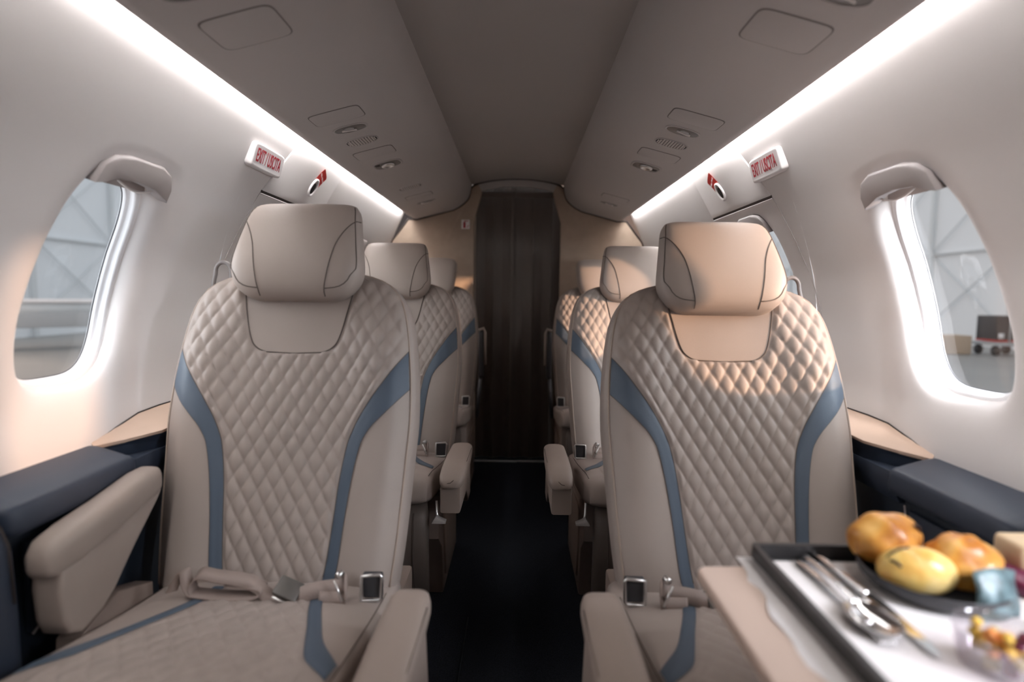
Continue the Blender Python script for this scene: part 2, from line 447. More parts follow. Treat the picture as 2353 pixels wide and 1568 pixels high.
def access_panel(s, x, y, hy, hx, label):
    o = on_psu('access_panel', label, 'panel', s, x, y, 'overhead access panels')
    part('gap', plate(sel(7, 64, hy+.0026, hx+.0026), -.001, .0004), M['gap'], o, angle=30)
    part('cover', plate(sel(7, 64, hy, hx), 0, .0012), M['psu'], o, angle=30)
def reading_light(s, x, y, label):
    o = on_psu('reading_light', label, 'light', s, x, y, 'overhead reading lights')
    lo, li = sel(2.4, 48, .030, .050), sel(2.4, 48, .026, .044)
    part('bezel', ringd(lo, li, .0005, .0015), M['psu'], o)
    part('recess', plate(sel(2.4, 48, .0265, .0445), -.001, .0009), M['recess'], o)
    part('lens', loftd([[Vector((p[0], p[1]+.004, h)) for p in sel(2, 24, r, r*1.1)] for r, h in ((.014, .0), (.0135, .004), (.010, .006), (.002, .0065))]), M['lens'], o)
    part('slider', tubed([(-.006, -.016, .005), (.006, .024, .005)], .003, 8), M['plasticlt'], o)
def speaker(s, x, y, label):
    o = on_psu('speaker_grille', label, 'speaker', s, x, y, 'overhead speaker grilles')
    hx, hy = .050, .034
    part('bezel', ringd(sel(2.6, 48, hy, hx), sel(2.6, 48, hy*.9, hx*.93), .0004, .0014), M['psu'], o)
    part('backing', plate(sel(2.6, 48, hy*.91, hx*.94), -.001, .0005), M['grille_back'], o)
    ds = []
    for k in range(-5, 6):
        path = []
        for i in range(-16, 17):
            u = i/16*hy*.9; w = k*.0085+(.0022 if (i//2) % 2 else -.0022)
            if abs(u/(hy*.86))**2.6+abs(w/(hx*.88))**2.6 < 1: path.append((u, w, .0012))
        if len(path) > 2: ds.append(tubed(path, .0019, 5))
    part('mesh_grille', merge(*ds), M['grille'], o)
def air_vent(s, x, y, label):
    o = on_psu('air_vent', label, 'air vent', s, x, y, 'overhead air vents')
    lo, li = sel(3.4, 48, .046, .053), sel(3.4, 48, .040, .046)
    part('bezel', ringd(lo, li, .0005, .002), M['psu'], o)
    part('recess', plate(sel(3.4, 48, .0405, .0465), -.001, .0009), M['recess'], o)
    part('nozzle', loftd([[Vector((p[0]-.004, p[1], h)) for p in sel(2, 28, r, r)] for r, h in ((.024, 0), (.024, .006), (.020, .009), (.015, .009), (.013, .004), (.004, .003))]), M['metal'], o)
    part('shutter', rboxd(.02, .016, .002, (.012, .034, .0015), 0), M['seal'], o)
for s in (-1, 1):
    T = SIDE[s]
    reading_light(s, .49, .885, 'oval reading light at the top frame edge ' + T)
    access_panel(s, .468, 1.026, .053, .064, 'large rounded overhead access panel, biggest ' + T)
    access_panel(s, .466, 1.513, .042, .066, 'rounded access panel just before the oval reading light ' + T)
    reading_light(s, .464, 1.622, 'oval reading light between access panel and speaker ' + T)
    speaker(s, .466, 1.748, 'oval zigzag speaker grille behind the reading light ' + T)
    access_panel(s, .464, 1.893, .044, .064, 'smaller access panel between speaker and air vent ' + T)
    air_vent(s, .460, 2.058, 'recessed air vent with round nozzle ' + T)
    access_panel(s, .460, 2.70, .040, .062, 'far access panel before the last reading light ' + T)
    reading_light(s, .457, 2.868, 'last oval reading light close to the bulkhead ' + T)
speaker(-1, .461, 2.485, 'far speaker grille between air vent and last reading light')

# ------------------------------------------------------------------ exit signs, hatches, pull handles
def frame(p, Xv, Zv):
    Xv = Xv.normalized(); Zv = (Zv-Xv*Zv.dot(Xv)).normalized(); Yv = Zv.cross(Xv)
    return Matrix(((Xv.x, Yv.x, Zv.x, p.x), (Xv.y, Yv.y, Zv.y, p.y), (Xv.z, Yv.z, Zv.z, p.z), (0, 0, 0, 1)))
def text(name, body, size, m, parent, loc, sx=1., extr=.0002, al='CENTER', bold=0):
    cu = bpy.data.curves.new(name, 'FONT'); cu.body = body; cu.size = size; cu.align_x = al; cu.align_y = 'CENTER'; cu.extrude = extr; cu.offset = bold
    t_ = bpy.data.objects.new(name, cu); C.objects.link(t_)
    me = bpy.data.meshes.new_from_object(t_.evaluated_get(bpy.context.evaluated_depsgraph_get()))
    bpy.data.objects.remove(t_); me.materials.clear(); me.materials.append(m)
    o = link(name, me, parent, loc); o.scale = (sx, 1, 1)
    return o
for s in (-1, 1):
    n = walln(s, 1.318); yv = Vector((0, 1, 0)) if s < 0 else Vector((0, -1, 0))
    face = (n + Vector((0, 0, .14))).normalized()
    o = empty('exit_sign', 'white box sign with red EXIT/USCITA lettering ' + SIDE[s], 'sign', group='exit signs')
    o.matrix_world = frame(wallp(s, 1.594, 1.318, -.003), yv, face)
    lp = [[Vector((p[0], p[1], h)) for p in sel(9, 56, hx, hy)] for hx, hy, h in ((.091, .0335, -.022), (.091, .0335, .007), (.0900, .0325, .0115), (.087, .0295, .0135), (.084, .0265, .0130))]
    part('housing', loftd(lp), M['plasticw'], o, angle=50)
    text('lettering', 'EXIT / USCITA', .050, M['redink'], o, (-.002, 0, .0138), .465, bold=.0006)
    # hatch
    sl = SIDE[s]
    hz = lambda z: 1.645+(z-1.24)*.62 if z > 1.24 else 1.645+(z-1.24)*.38
    h = empty('emergency_exit_hatch', 'white emergency exit hatch panel with dark slot ' + sl, 'hatch', (s*.73, 1.65, 1.24), 'emergency exit hatches')
    L = Vector((-s*.73, -1.65, -1.24))
    rows = []
    for k in range(13):
        z = lerp(1.246, 1.428, k/12)
        rows.append([wallp(s, y, z, o_)+L for y, o_ in ((hz(z), .002), (hz(z)+.001, -.002), (hz(z)+.004, -.0035), (1.9, -.0035), (2.126+(hz(z)-1.645)*.5, -.0035), (2.13+(hz(z)-1.645)*.5, .002))])
    rows.insert(0, [wallp(s, p.y+1.65, 1.2445, -.003)+L for p in rows[0]]); rows.insert(0, [wallp(s, p.y+1.65, 1.244, .004)+L for p in rows[0]])
    part('upper_panel', gridd(rows), M['wall'], h, angle=60)
    rows = [[wallp(s, y, z, -.0012)+L for y in (1.643, 2.13)] for z in (1.2365, 1.245)]
    mesh('slot', *gridd(rows), M['seal'], h)
    rows = [[wallp(s, y, z, of)+L for y in (1.643, 2.13)] for z, of in ((1.2335, .001), (1.2345, -.004), (1.2370, -.004), (1.2372, .001))]
    mesh('slot_lip', *gridd(rows), M['plasticw'], h)
    seam = [wallp(s, hz(z), z, -.0008)+L for z in [1.24-.5*k/20 for k in range(21)]]
    part('seam', tubed(seam, .0009, 5), M['psu'], h)
    # pull handle with red tag
    p = wallp(s, 1.974, 1.322, -.0038)
    upv = (wallp(s, 2.008, 1.365)-wallp(s, 1.952, 1.288)).normalized(); nn = walln(s, 1.322)
    xv = upv.cross(nn)
    o = empty('pull_handle', 'oval hatch pull recess with red tag above it ' + sl, 'handle', group='hatch pull handles')
    o.matrix_world = frame(p, xv, nn)
    hw = .0265
    tagq = [(-hw, -.006), (-hw*.93, .010), (-hw*.6, .0185), (0, .0215), (hw*.6, .0185), (hw*.93, .010), (hw, -.006), (hw, .050), (hw*.8, .055), (-hw*.8, .055), (-hw, .050)]
    ux = [-hw, -hw*.93, -hw*.6, 0, hw*.6, hw*.93, hw]; ub = [-.006, .010, .0185, .0215, .0185, .010, -.006]; ut = [.060, .063, .065, .065, .065, .063, .060]
    rows = [[Vector((x, lerp(b_, t_, k/4), .0014+1.3*lerp(b_, t_, k/4)**2)) for x, b_, t_ in zip(ux, ub, ut)] for k in range(5)]
    mesh('red_tag', *gridd(rows), M['red'], o, False)
    text('lettering', 'PULL / TIRARE', .0105, M['plasticw'], o, (0, .040, .0048), .72)
    part('bezel', ringd([(a, b-.012) for a, b in sel(2.2, 40, .025, .036)], [(a, b-.012) for a, b in sel(2.2, 40, .017, .027)], .0012, .003), M['plasticw'], o)
    part('cup_wall', plate([(a, b-.012) for a, b in sel(2.2, 40, .0175, .0275)], -.001, .0014), M['plasticg'], o)
    part('recess', plate([(a, b-.016) for a, b in sel(2.2, 40, .0145, .0215)], -.001, .0022, .0005), M['black'], o)

# ------------------------------------------------------------------ seats
ws = spl([-.06, .04, .12, .20, .29, .355, .43, .495, .54, .575, .598, .610, .616], [.232, .243, .249, .254, .259, .257, .250, .240, .226, .198, .150, .095, .03])
ths = spl([-.06, .50, .55, .575, .598, .610, .616], [.105, .105, .097, .082, .055, .030, .010])
NB = 6.0
def bfront(x, s):
    w = ws(s); th = ths(s); u = min(.9999, abs(x)/w)
    bol = .016*sstep(.42, .72, u)*(1-sstep(.80, 1.0, u))*(1-sstep(.40, .56, s)) - .004*(1-sstep(.2, .6, u))
    return .052-th/2*(1-u**NB)**(1/NB)-bol
def backrest_mesh():
    rows = [-.06+.02*k for k in range(29)]+[.515, .53, .545, .56, .572, .582, .59, .598, .604, .609, .613, .616]
    loops = []
    for s in rows:
        w, th = ws(s), ths(s); l = []
        for p, q in sel(NB, 72, 1, 1):
            l.append(Vector((p*w, bfront(p*w, s) if q < 0 else .052+q*th/2, s)))
        loops.append(l)
    return loftd(loops)
stin = spl([-.03, .0, .08, .16, .235, .275, .32, .37, .428], [.096, .101, .109, .116, .128, .143, .168, .201, .2400])
stout = spl([-.03, .0, .08, .165, .235, .265, .295, .32, .348], [.120, .125, .132, .142, .156, .172, .199, .222, .2460])
upw = spl([.4205, .4215, .424, .43, .442, .47, .51, .56], [.0, .045, .062, .076, .088, .098, .107, .117])
def inside_u(x, s): return s > .4205 and abs(x) < upw(min(.56, s))+.004
QW, QH = .0325, .0570
def qpat(x, s, W=QW, H=QH):
    wv = .066*math.sin(4*PI*s/H)
    a = x/W+s/H; b = x/W-s/H
    ha = abs(math.sin(PI*a)); hb = abs(math.sin(PI*b))
    return (ha*hb)**.37
def quilt_mesh(u_cut=True):
    rows = []
    ns, nx = 152, 150
    for j in range(ns+1):
        s = lerp(-.052, .603, j/ns); edge = ws(s)*.962
        xi = min(edge, stin(s)) if s < .428 else edge
        r = []
        for i in range(nx+1):
            x = lerp(-xi, xi, i/nx)
            tap = sstep(0, .010, xi-abs(x))*sstep(0, .02, .603-s)
            A = .0066*tap
            if u_cut and s > .41:
                d = (abs(x)-upw(min(.56, s))-.003) if s > .4205 else .01
                d = max(d, .4185-s)
                A *= sstep(0, .009, d)
            r.append(Vector((x, bfront(x, s)-.0016-A*qpat(x, s), s)))
        rows.append(r)
    return gridd(rows)
def curve_panel(fa, fb, sa, sb, n, off, sgn, surf=bfront, m=6):
    """panel between curve fa over sa-range and curve fb over sb-range"""
    rows = []
    for k in range(n+1):
        t = k/n; s1, s2 = lerp(*sa, t), lerp(*sb, t); x1, x2 = fa(s1), fb(s2)
        r = []
        for i in range(m+1):
            q = i/m; x = lerp(x1, x2, q); s = lerp(s1, s2, q)
            ed = 0 if (q in (0, 1)) else 1
            r.append(Vector((sgn*x, surf(x, s)-off*(.55+.45*ed), s)))
        rows.append(r)
    return gridd(rows)
def seam_path(fx, s0, s1, n, sgn, off, surf=bfront):
    return [(sgn*fx(lerp(s0, s1, k/n)), surf(fx(lerp(s0, s1, k/n)), lerp(s0, s1, k/n))-off, lerp(s0, s1, k/n)) for k in range(n+1)]
# headrest
hw_ = spl([.532, .536, .545, .56, .58, .60, .65, .70, .73, .748, .757, .760], [.078, .095, .112, .126, .134, .1375, .1315, .1235, .1185, .112, .098, .075])
hth = spl([.532, .536, .545, .56, .60, .70, .735, .750, .757, .760], [.030, .052, .072, .085, .092, .082, .070, .052, .034, .014])
hyc = spl([.532, .60, .70, .76], [-.008, -.012, .000, .018])
hw3 = spl([.545, .549, .557, .57, .60, .65, .70, .725, .738, .745, .748], [.070, .090, .106, .117, .127, .134, .137, .134, .125, .110, .085])
NH = 4.2
def hfront(x, s, W=hw_):
    u = min(.9999, abs(x)/W(s)); return hyc(s)-hth(s)/2*(1-u**NH)**(1/NH)
def head_mesh(W, a, b):
    rows = [a, a+.002, a+.005, a+.010, a+.018, a+.03]+[lerp(a+.045, b-.035, k/12) for k in range(13)]+[b-.025, b-.016, b-.009, b-.004, b-.0015, b]
    loops = []
    for s in rows:
        l = []
        for p, q in sel(NH, 64):
            x = p*W(s); y = hfront(x, s, W) if q < 0 else hyc(s)+q*hth(s)/2
            l.append(Vector((x, y, s)))
        loops.append(l)
    return loftd(loops)
hseam = spl([.545, .56, .61, .64, .665, .69, .712], [.068, .071, .080, .086, .095, .108, .1235])
# cushion (top surface over x and forward distance d)
ctop = spl([-.04, .0, .10, .30, .40, .45, .475, .490, .498], [.388, .391, .402, .437, .455, .458, .448, .428, .398])
cbot = spl([-.04, .30, .45, .49, .498], [.30, .335, .364, .380, .391])
CW = .228; NC = 5.0
def ctopx(x, d):
    u = min(.9999, abs(x)/CW); zt, zb = ctop(d), cbot(d); zc = (zt+zb)/2
    return zc+(zt-zb)/2*(1-u**NC)**(1/NC)
def cushion_mesh():
    rows = [-.04+.02*k for k in range(24)]+[.44, .455, .465, .475, .483, .489, .493, .496, .498]
    rows = sorted(set(rows)); loops = []
    for d in rows:
        zt, zb = ctop(d), cbot(d); zc = (zt+zb)/2
        w = CW*(1-.05*sstep(.44, .5, d))
        loops.append([Vector((p*w, -d, zc+q*(zt-zb)/2)) for p, q in sel(NC, 64)])
    return loftd(loops)
cin = spl([.06, .095, .205, .255, .305, .354], [.088, .094, .129, .145, .163, .209])
cout = spl([.06, .095, .192, .25, .309], [.110, .116, .148, .171, .211])
def cpanel(fa, fb, sa, sb, n, off, sgn):
    rows = []
    for k in range(n+1):
        t = k/n; d1, d2 = lerp(*sa, t), lerp(*sb, t); x1, x2 = fa(d1), fb(d2); r = []
        for i in range(7):
            q = i/6; x = lerp(x1, x2, q); d = lerp(d1, d2, q)
            r.append(Vector((sgn*x, -d, ctopx(x, d)+off*(.5 if i in (0, 6) else 1))))
        rows.append(r)
    return gridd(rows)
def cquilt():
    rows = []; nd, nx = 110, 110
    for j in range(nd+1):
        d = lerp(.02, .488, j/nd); xi = cin(d)-.001 if d < .30 else lerp(.160, .172, sstep(.30, .34, d))
        r = []
        for i in range(nx+1):
            x = lerp(-xi, xi, i/nx); tap = sstep(0, .012, xi-abs(x))*sstep(0, .015, .488-d)
            e = .0008+.0038*tap*qpat(x, d, .040, .056)
            # push out along the local normal of the profile
            sl = (ctop(d+.003)-ctop(d-.003))/.006; nrm = Vector((0, -(-sl), 1)).normalized() if True else None
            nv = Vector((0, sl, 1)).normalized()
            r.append(Vector((x, -d, ctopx(x, d)))+Vector((0, nv.y*e*1.0, nv.z*e)) if sl > -1.2 else Vector((x, -d-e*.8, ctopx(x, d)+e*.5)))
        rows.append(r)
    return gridd(rows)
def ribbond(path, wv, th=.0022):
    """strap swept along path; wv = width vector(s)"""
    P = [Vector(p) for p in path]; f = []
    # densify
    D = []
    for i in range(len(P)-1):
        p0, p1, p2, p3 = P[max(0, i-1)], P[i], P[i+1], P[min(len(P)-1, i+2)]
        for k in range(6):
            t = k/6
            D.append(.5*((2*p1)+(p2-p0)*t+(2*p0-5*p1+4*p2-p3)*t*t+(3*p1-p0-3*p2+p3)*t**3))
    D.append(P[-1]); loops = []
    n = len(D)
    for i, p in enumerate(D):
        t = (D[min(n-1, i+1)]-D[max(0, i-1)]).normalized()
        u = i/(n-1)
        w = Vector(wv[0]).lerp(Vector(wv[1]), u) if isinstance(wv[0], (tuple, list)) else Vector(wv)
        nn = t.cross(w).normalized()*th/2
        loops.append([p+w/2+nn, p-w/2+nn, p-w/2-nn, p+w/2-nn])
    return loftd(loops)

LZ = (0, 0, -FLOOR)          # parts are drawn in cabin heights, the thing stands on the floor
def recl(o, a, up=0.0):
    o.rotation_euler = (-a, 0, 0); o.location = (0, math.sin(a)*up, .42-FLOOR+math.cos(a)*up)
def make_seat(label):
    """window side at -x, aisle at +x, facing -y"""
    r = empty('cabin_seat', label, 'seat', group='quilted cabin seats')
    # back
    b = part('backrest', backrest_mesh(), M['leather'], r); b['role'] = 'back'
    q = part('quilted_panel', quilt_mesh(), M['quilt'], b)
    for sg_ in (-1, 1):
        st = part('accent_stripe', curve_panel(stout, stin, (-.055, .348), (-.055, .428), 60, .0034, sg_), M['blue'], b); st['label'] = 'blue leather inlay stripe'
    upn = []
    for k in range(40):
        s = .4206+(.585-.4206)*(k/39)**1.6; w = upw(min(.56, s)); upn.append([Vector((lerp(-w, w, i/16), bfront(lerp(-w, w, i/16), s)-.0028, s)) for i in range(17)])
    part('upper_panel', gridd(upn), M['leather'], b)
    up_path = [(-upw(s), bfront(upw(s), s)-.003, s) for s in [.56-.1394*(k/30)**.5 for k in range(31)]]
    up_path += [(-p[0], p[1], p[2]) for p in up_path[::-1]]
    part('seam_line', tubed(up_path, .0014, 5), M['seam'], b)
    for sg_ in (-1, 1):
        part('seam_line', tubed(seam_path(stin, -.02, .428, 50, sg_, .0016), .0011, 5), M['seam'], b)
        part('seam_line', tubed(seam_path(stout, -.02, .348, 40, sg_, .0012), .0009, 5), M['seam'], b)
    pp = [(-ws(s)*.965, bfront(ws(s)*.965, s)-.001, s) for s in [-.04+.018*k for k in range(33)]+[.562, .576, .588, .597, .603]]
    pp += [(-p[0], p[1], p[2]) for p in pp[::-1]]
    part('piping', tubed(pp, .0022, 6), M['pipe'], b)
    # headrest
    h = part('headrest', head_mesh(hw_, .532, .760), M['head'], r)
    for sg_ in (-1, 1):
        ds = []
        ds.append(tubed(seam_path(hseam, .536, .712, 30, sg_, .0004, hfront), .0012, 5))
        qq = [(hw_(s)*.955, s) for s in [.745-.008*k for k in range(20)]]+[(.121, .578), (.116, .568), (.109, .560), (.100, .5545), (.090, .5515), (.080, .550), (.070, .549)]
        ds.append(tubed([(sg_*x, hfront(x, s)-.0004, s) for x, s in qq], .0012, 5))
        part('seam_line', merge(*ds), M['seam'], h)
    # cushion
    c = part('seat_cushion', cushion_mesh(), M['leather'], r, (.012, 0, -FLOOR))
    part('quilted_panel', cquilt(), M['quilt'], c)
    for sg_ in (-1, 1):
        st = part('accent_stripe', cpanel(cin, cout, (.04, .354), (.04, .309), 30, .0030, sg_), M['blue'], c); st['label'] = 'blue leather inlay stripe'
    [part('seam_line', tubed([(sg_*.2145, -d, ctopx(.2145, d)+.0004) for d in [.03+.02*k for k in range(22)]], .0009, 5), M['seam'], c) for sg_ in (-1, 1)]
    # leg rest and base
    lr = []
    for z, y, w, t in [(.372, -.450, .195, .02), (.366, -.470, .208, .05), (.34, -.485, .214, .066), (.25, -.492, .214, .07), (.15, -.475, .213, .068), (.09, -.445, .210, .055), (.075, -.425, .20, .03)]:
        lr.append([Vector((p*w, y+.03+q_*t/2, z)) for p, q_ in sel(5, 48)])
    lg = part('leg_rest', loftd(lr[::-1]), M['legrest'], r, (.014, 0, -FLOOR))
    [part('seam_line', tubed([(sg_*.178, y-.003-t/2+.03, z) for z, y, t in ((.352, -.478, .06), (.34, -.485, .066), (.25, -.492, .07), (.15, -.475, .068), (.10, -.45, .058))], .0012, 5), M['seam'], lg) for sg_ in (-1, 1)]
    bs = part('base', merge(prismd([(-.19, FLOOR), (.19, FLOOR), (.19, .33), (-.28, .33), (-.30, .20), (-.22, .14)], 'x', -.225, .235, .006)), M['shroud'], r, LZ, angle=40)
    part('side_panel', prismd([(-.16, .02), (.10, .02), (.10, .26), (-.20, .26), (-.185, .12)], 'x', .233, .241, .002), M['shroud'], bs)
    # aisle armrest
    al = []
    for y, zt, zb, w in [(-.165, .462, .440, .020), (-.172, .470, .432, .029), (-.19, .474, .425, .034), (-.30, .475, .423, .036), (-.42, .474, .424, .036), (-.47, .468, .425, .034), (-.495, .455, .428, .029), (-.508, .442, .432, .018)]:
        al.append([Vector((p*w, y, (zt+zb)/2+q_*(zt-zb)/2)) for p, q_ in sel(3.4, 40)])
    ar = part('armrest', loftd(al), M['armleather'], r, (.302, 0, -FLOOR)); ar['side'] = 'aisle'
    part('arm_support', merge(prismd([(-.49, .432), (-.495, .36), (-.30, .355), (-.24, .30), (-.16, .30), (-.19, .432)], 'x', -.030, .026, .006)), M['armleather'], ar, angle=40)
    part('seam_line', tubed([(-.030, -.495, .438), (0, -.508, .448), (.026, -.47, .462), (.032, -.36, .468), (.033, -.22, .466)], .001, 5), M['seam'], ar)
    # window armrest, raised
    wl_ = []
    for y, zt, zb, w in [(-.268, .552, .535, .012), (-.263, .567, .524, .020), (-.248, .580, .518, .026), (-.21, .589, .520, .0285), (-.13, .600, .534, .0285), (-.04, .616, .558, .0285), (-.010, .617, .566, .026), (.004, .612, .574, .016)]:
        wl_.append([Vector((p*w, y, (zt+zb)/2+q_*(zt-zb)/2)) for p, q_ in sel(3.0, 40)])
    wa = part('armrest', loftd(wl_), M['armleather'], r, (-.233, 0, -FLOOR)); wa['side'] = 'window'
    part('arm_support', prismd([(-.250, .530), (-.254, .50), (-.250, .45), (-.240, .425), (-.215, .412), (-.17, .425), (-.14, .445), (-.115, .470), (-.085, .499), (-.055, .525), (-.02, .556), (-.004, .574), (-.12, .550)], 'x', -.024, .025, .008, 3), M['armleather'], wa, angle=40)
    part('arm_base', prismd([(-.23, .33), (-.04, .33), (-.04, .405), (-.13, .435), (-.19, .418), (-.222, .405)], 'x', -.016, .022, .004), M['shroud'], wa, angle=40)
    # lap belt
    bl = []
    W1 = (0, .022, .020)
    bl.append(ribbond([(-.150, -.085, .436), (-.140, -.082, .458), (-.128, -.080, .474), (-.121, -.084, .452), (-.108, -.088, .438)], ((.022, .0, .006), (.006, .026, .006))))
    bl.append(ribbond([(-.108, -.086, .441), (-.113, -.082, .452), (-.100, -.078, .468), (-.07, -.080, .465), (-.03, -.082, .461), (.000, -.086, .456), (.022, -.092, .442), (.040, -.096, .431)], ((0, .026, .008), (0, .022, .018))))
    bl.append(ribbond([(-.110, -.088, .438), (-.07, -.088, .434), (-.02, -.090, .434), (.010, -.090, .438), (.018, -.086, .448), (-.004, -.082, .452), (-.05, -.078, .452)], (0, .030, .003)))
    bl.append(ribbond([(.084, -.092, .437), (.105, -.088, .444), (.135, -.084, .448), (.158, -.084, .452), (.164, -.086, .462), (.168, -.090, .452), (.164, -.094, .434), (.12, -.094, .432)], ((0, .014, .026), (0, .014, .024))))
    BZ = (0, 0, -FLOOR-.027)
    belt = part('lap_belt', merge(*bl), M['strap'], r, BZ)
    R1 = Matrix.Rotation(math.radians(24), 3, 'Y') @ Matrix.Rotation(math.radians(35), 3, 'X')
    part('buckle', rboxd(.044, .036, .012, (.064, -.088, .447), .003, 2, R1), M['buckle'], belt, angle=40)
    part('buckle_tongue', rboxd(.040, .004, .007, (.060, -.107, .434), .001, 1, R1), M['metal'], belt)
    part('adjuster', merge(tubed([(.152, -.088, .472), (.158, -.076, .474)], .0055, 10), tubed([(.150, -.098, .470), (.166, -.106, .436)], .0022, 6)), M['metal'], belt)
    # belt anchor frame on the aisle side
    fx, fy, fz = .212, -.078, .420
    lo = [Vector((fx+p, fy-.0+.1*p, fz+q_)) for p, q_ in ((-.020, -.024), (.012, -.024), (.016, -.020), (.018, .018), (.014, .024), (-.018, .022))]
    an = part('belt_anchor', tubed(lo, .0034, 6, True), M['metal'], r, LZ)
    part('anchor_pocket', rboxd(.036, .012, .046, (fx-.001, fy+.012, fz), .003), M['darkmetal'], an)
    # shoulder belt guide
    gp = [(-.232, .235, .945), (-.231, .24, .975), (-.229, .245, .992)]+[(-.211-.018*math.cos(PI*k/12), .246, .998+.021*math.sin(PI*k/12)) for k in range(13)]+[(-.192, .245, .990), (-.189, .24, .975), (-.188, .235, .945)]
    part('belt_guide', tubed(gp, .0050, 8), M['cartgrey2'], r, LZ)
    # recline lever
    part('recline_lever', merge(tubed([(.252, -.47, .385), (.254, -.478, .355), (.258, -.486, .340)], .0035, 8), prismd([(.242, .331), (.280, .331), (.281, .337), (.262, .345), (.255, .352), (.248, .343)], 'y', -.500, -.478, .002)), M['lever'], r, LZ, angle=40)
    return r
def set_recline(r, deg, up=0.0):
    a = math.radians(deg)
    for ch in r.children:
        if ch.name.startswith('backrest'): recl(ch, a)
        if ch.name.startswith('headrest'): recl(ch, a, up)
SX = .457; SY = 1.06
proto = make_seat('quilted taupe seat with raised window armrest and belt looped across its cushion')
proto.location = (-SX, SY, FLOOR); set_recline(proto, 16)
def drop(r, pred):
    for ch in list(r.children):
        if pred(ch):
            for g in list(ch.children): bpy.data.objects.remove(g)
            bpy.data.objects.remove(ch)
def place(label, x, y, mirror, deg, up=0.0):
    r = copy_tree(proto); r['label'] = label; r.location = (x, y, FLOOR)
    if mirror: r.scale = (-1, 1, 1)
    set_recline(r, deg, up)
    if y > 1.5:
        for ch in r.children:
            if ch.get('side') == 'aisle': ch.location.x += .020 if mirror else -.008
    if mirror:
        for ch in r.children:
            if ch.name.startswith(('lap_belt', 'belt_anchor')): ch.location.x += .014
            if ch.name.startswith('seat_cushion'): ch.location.x += .016
            if ch.name.startswith('belt_guide'): ch.location.x += .030; ch.location.z -= .020
    return r
s2 = place('quilted seat behind the tray table, headrest fully lit by warm sun', SX-.002, SY, True, 20, -.008)
drop(s2, lambda c: c.get('side') == 'window')
s3 = place('quilted seat in the middle row, directly behind the looped-belt seat', -SX, SY+.925, False, 16)
s4 = place('middle-row quilted seat with a diagonal sunlit corner on its headrest', SX, SY+.925, True, 16.5)
s5 = place('last-row quilted seat in front of the panel with the extinguisher sign', -SX, SY+1.83, False, 14)
s6 = place('last-row quilted seat in front of the bulkhead panel without a sign', SX, SY+1.83, True, 14)
h3 = None
for r in (s5, s6):
    drop(r, lambda c: c.name.startswith('headrest') or c.get('side') == 'aisle' or c.name.startswith('recline_lever'))
    h = part('headrest', head_mesh(hw3, .545, .748), M['head'], r) if h3 is None else link('headrest', h3.data, r)
    h3 = h3 or h; recl(h, math.radians(14))
    # armrest folded upright beside the back
    va = [Vector((p*.014, q_*.035-.02, 0)) for p, q_ in sel(4, 32)]
    loops = [[Vector((v.x*k, v.y*k, z)) for v in va] for z, k in ((.53, .6), (.536, .9), (.55, 1), (.74, 1), (.765, .95), (.778, .7))]
    a3 = part('armrest', loftd(loops), M['darkmetal'], r, (.285, 0, -FLOOR)); a3['label'] = 'dark armrest folded upright'
    part('armrest_trim', tubed([(-.012, -.055, .775), (.012, -.055, .785), (.020, -.05, .765), (.020, -.04, .60)], .0075, 8), M['armleather'], a3)
    part('hinge_arm', tubed([(-.004, -.02, .535), (-.012, -.03, .43), (-.018, -.05, .33)], .010, 8), M['darkmetal'], a3)

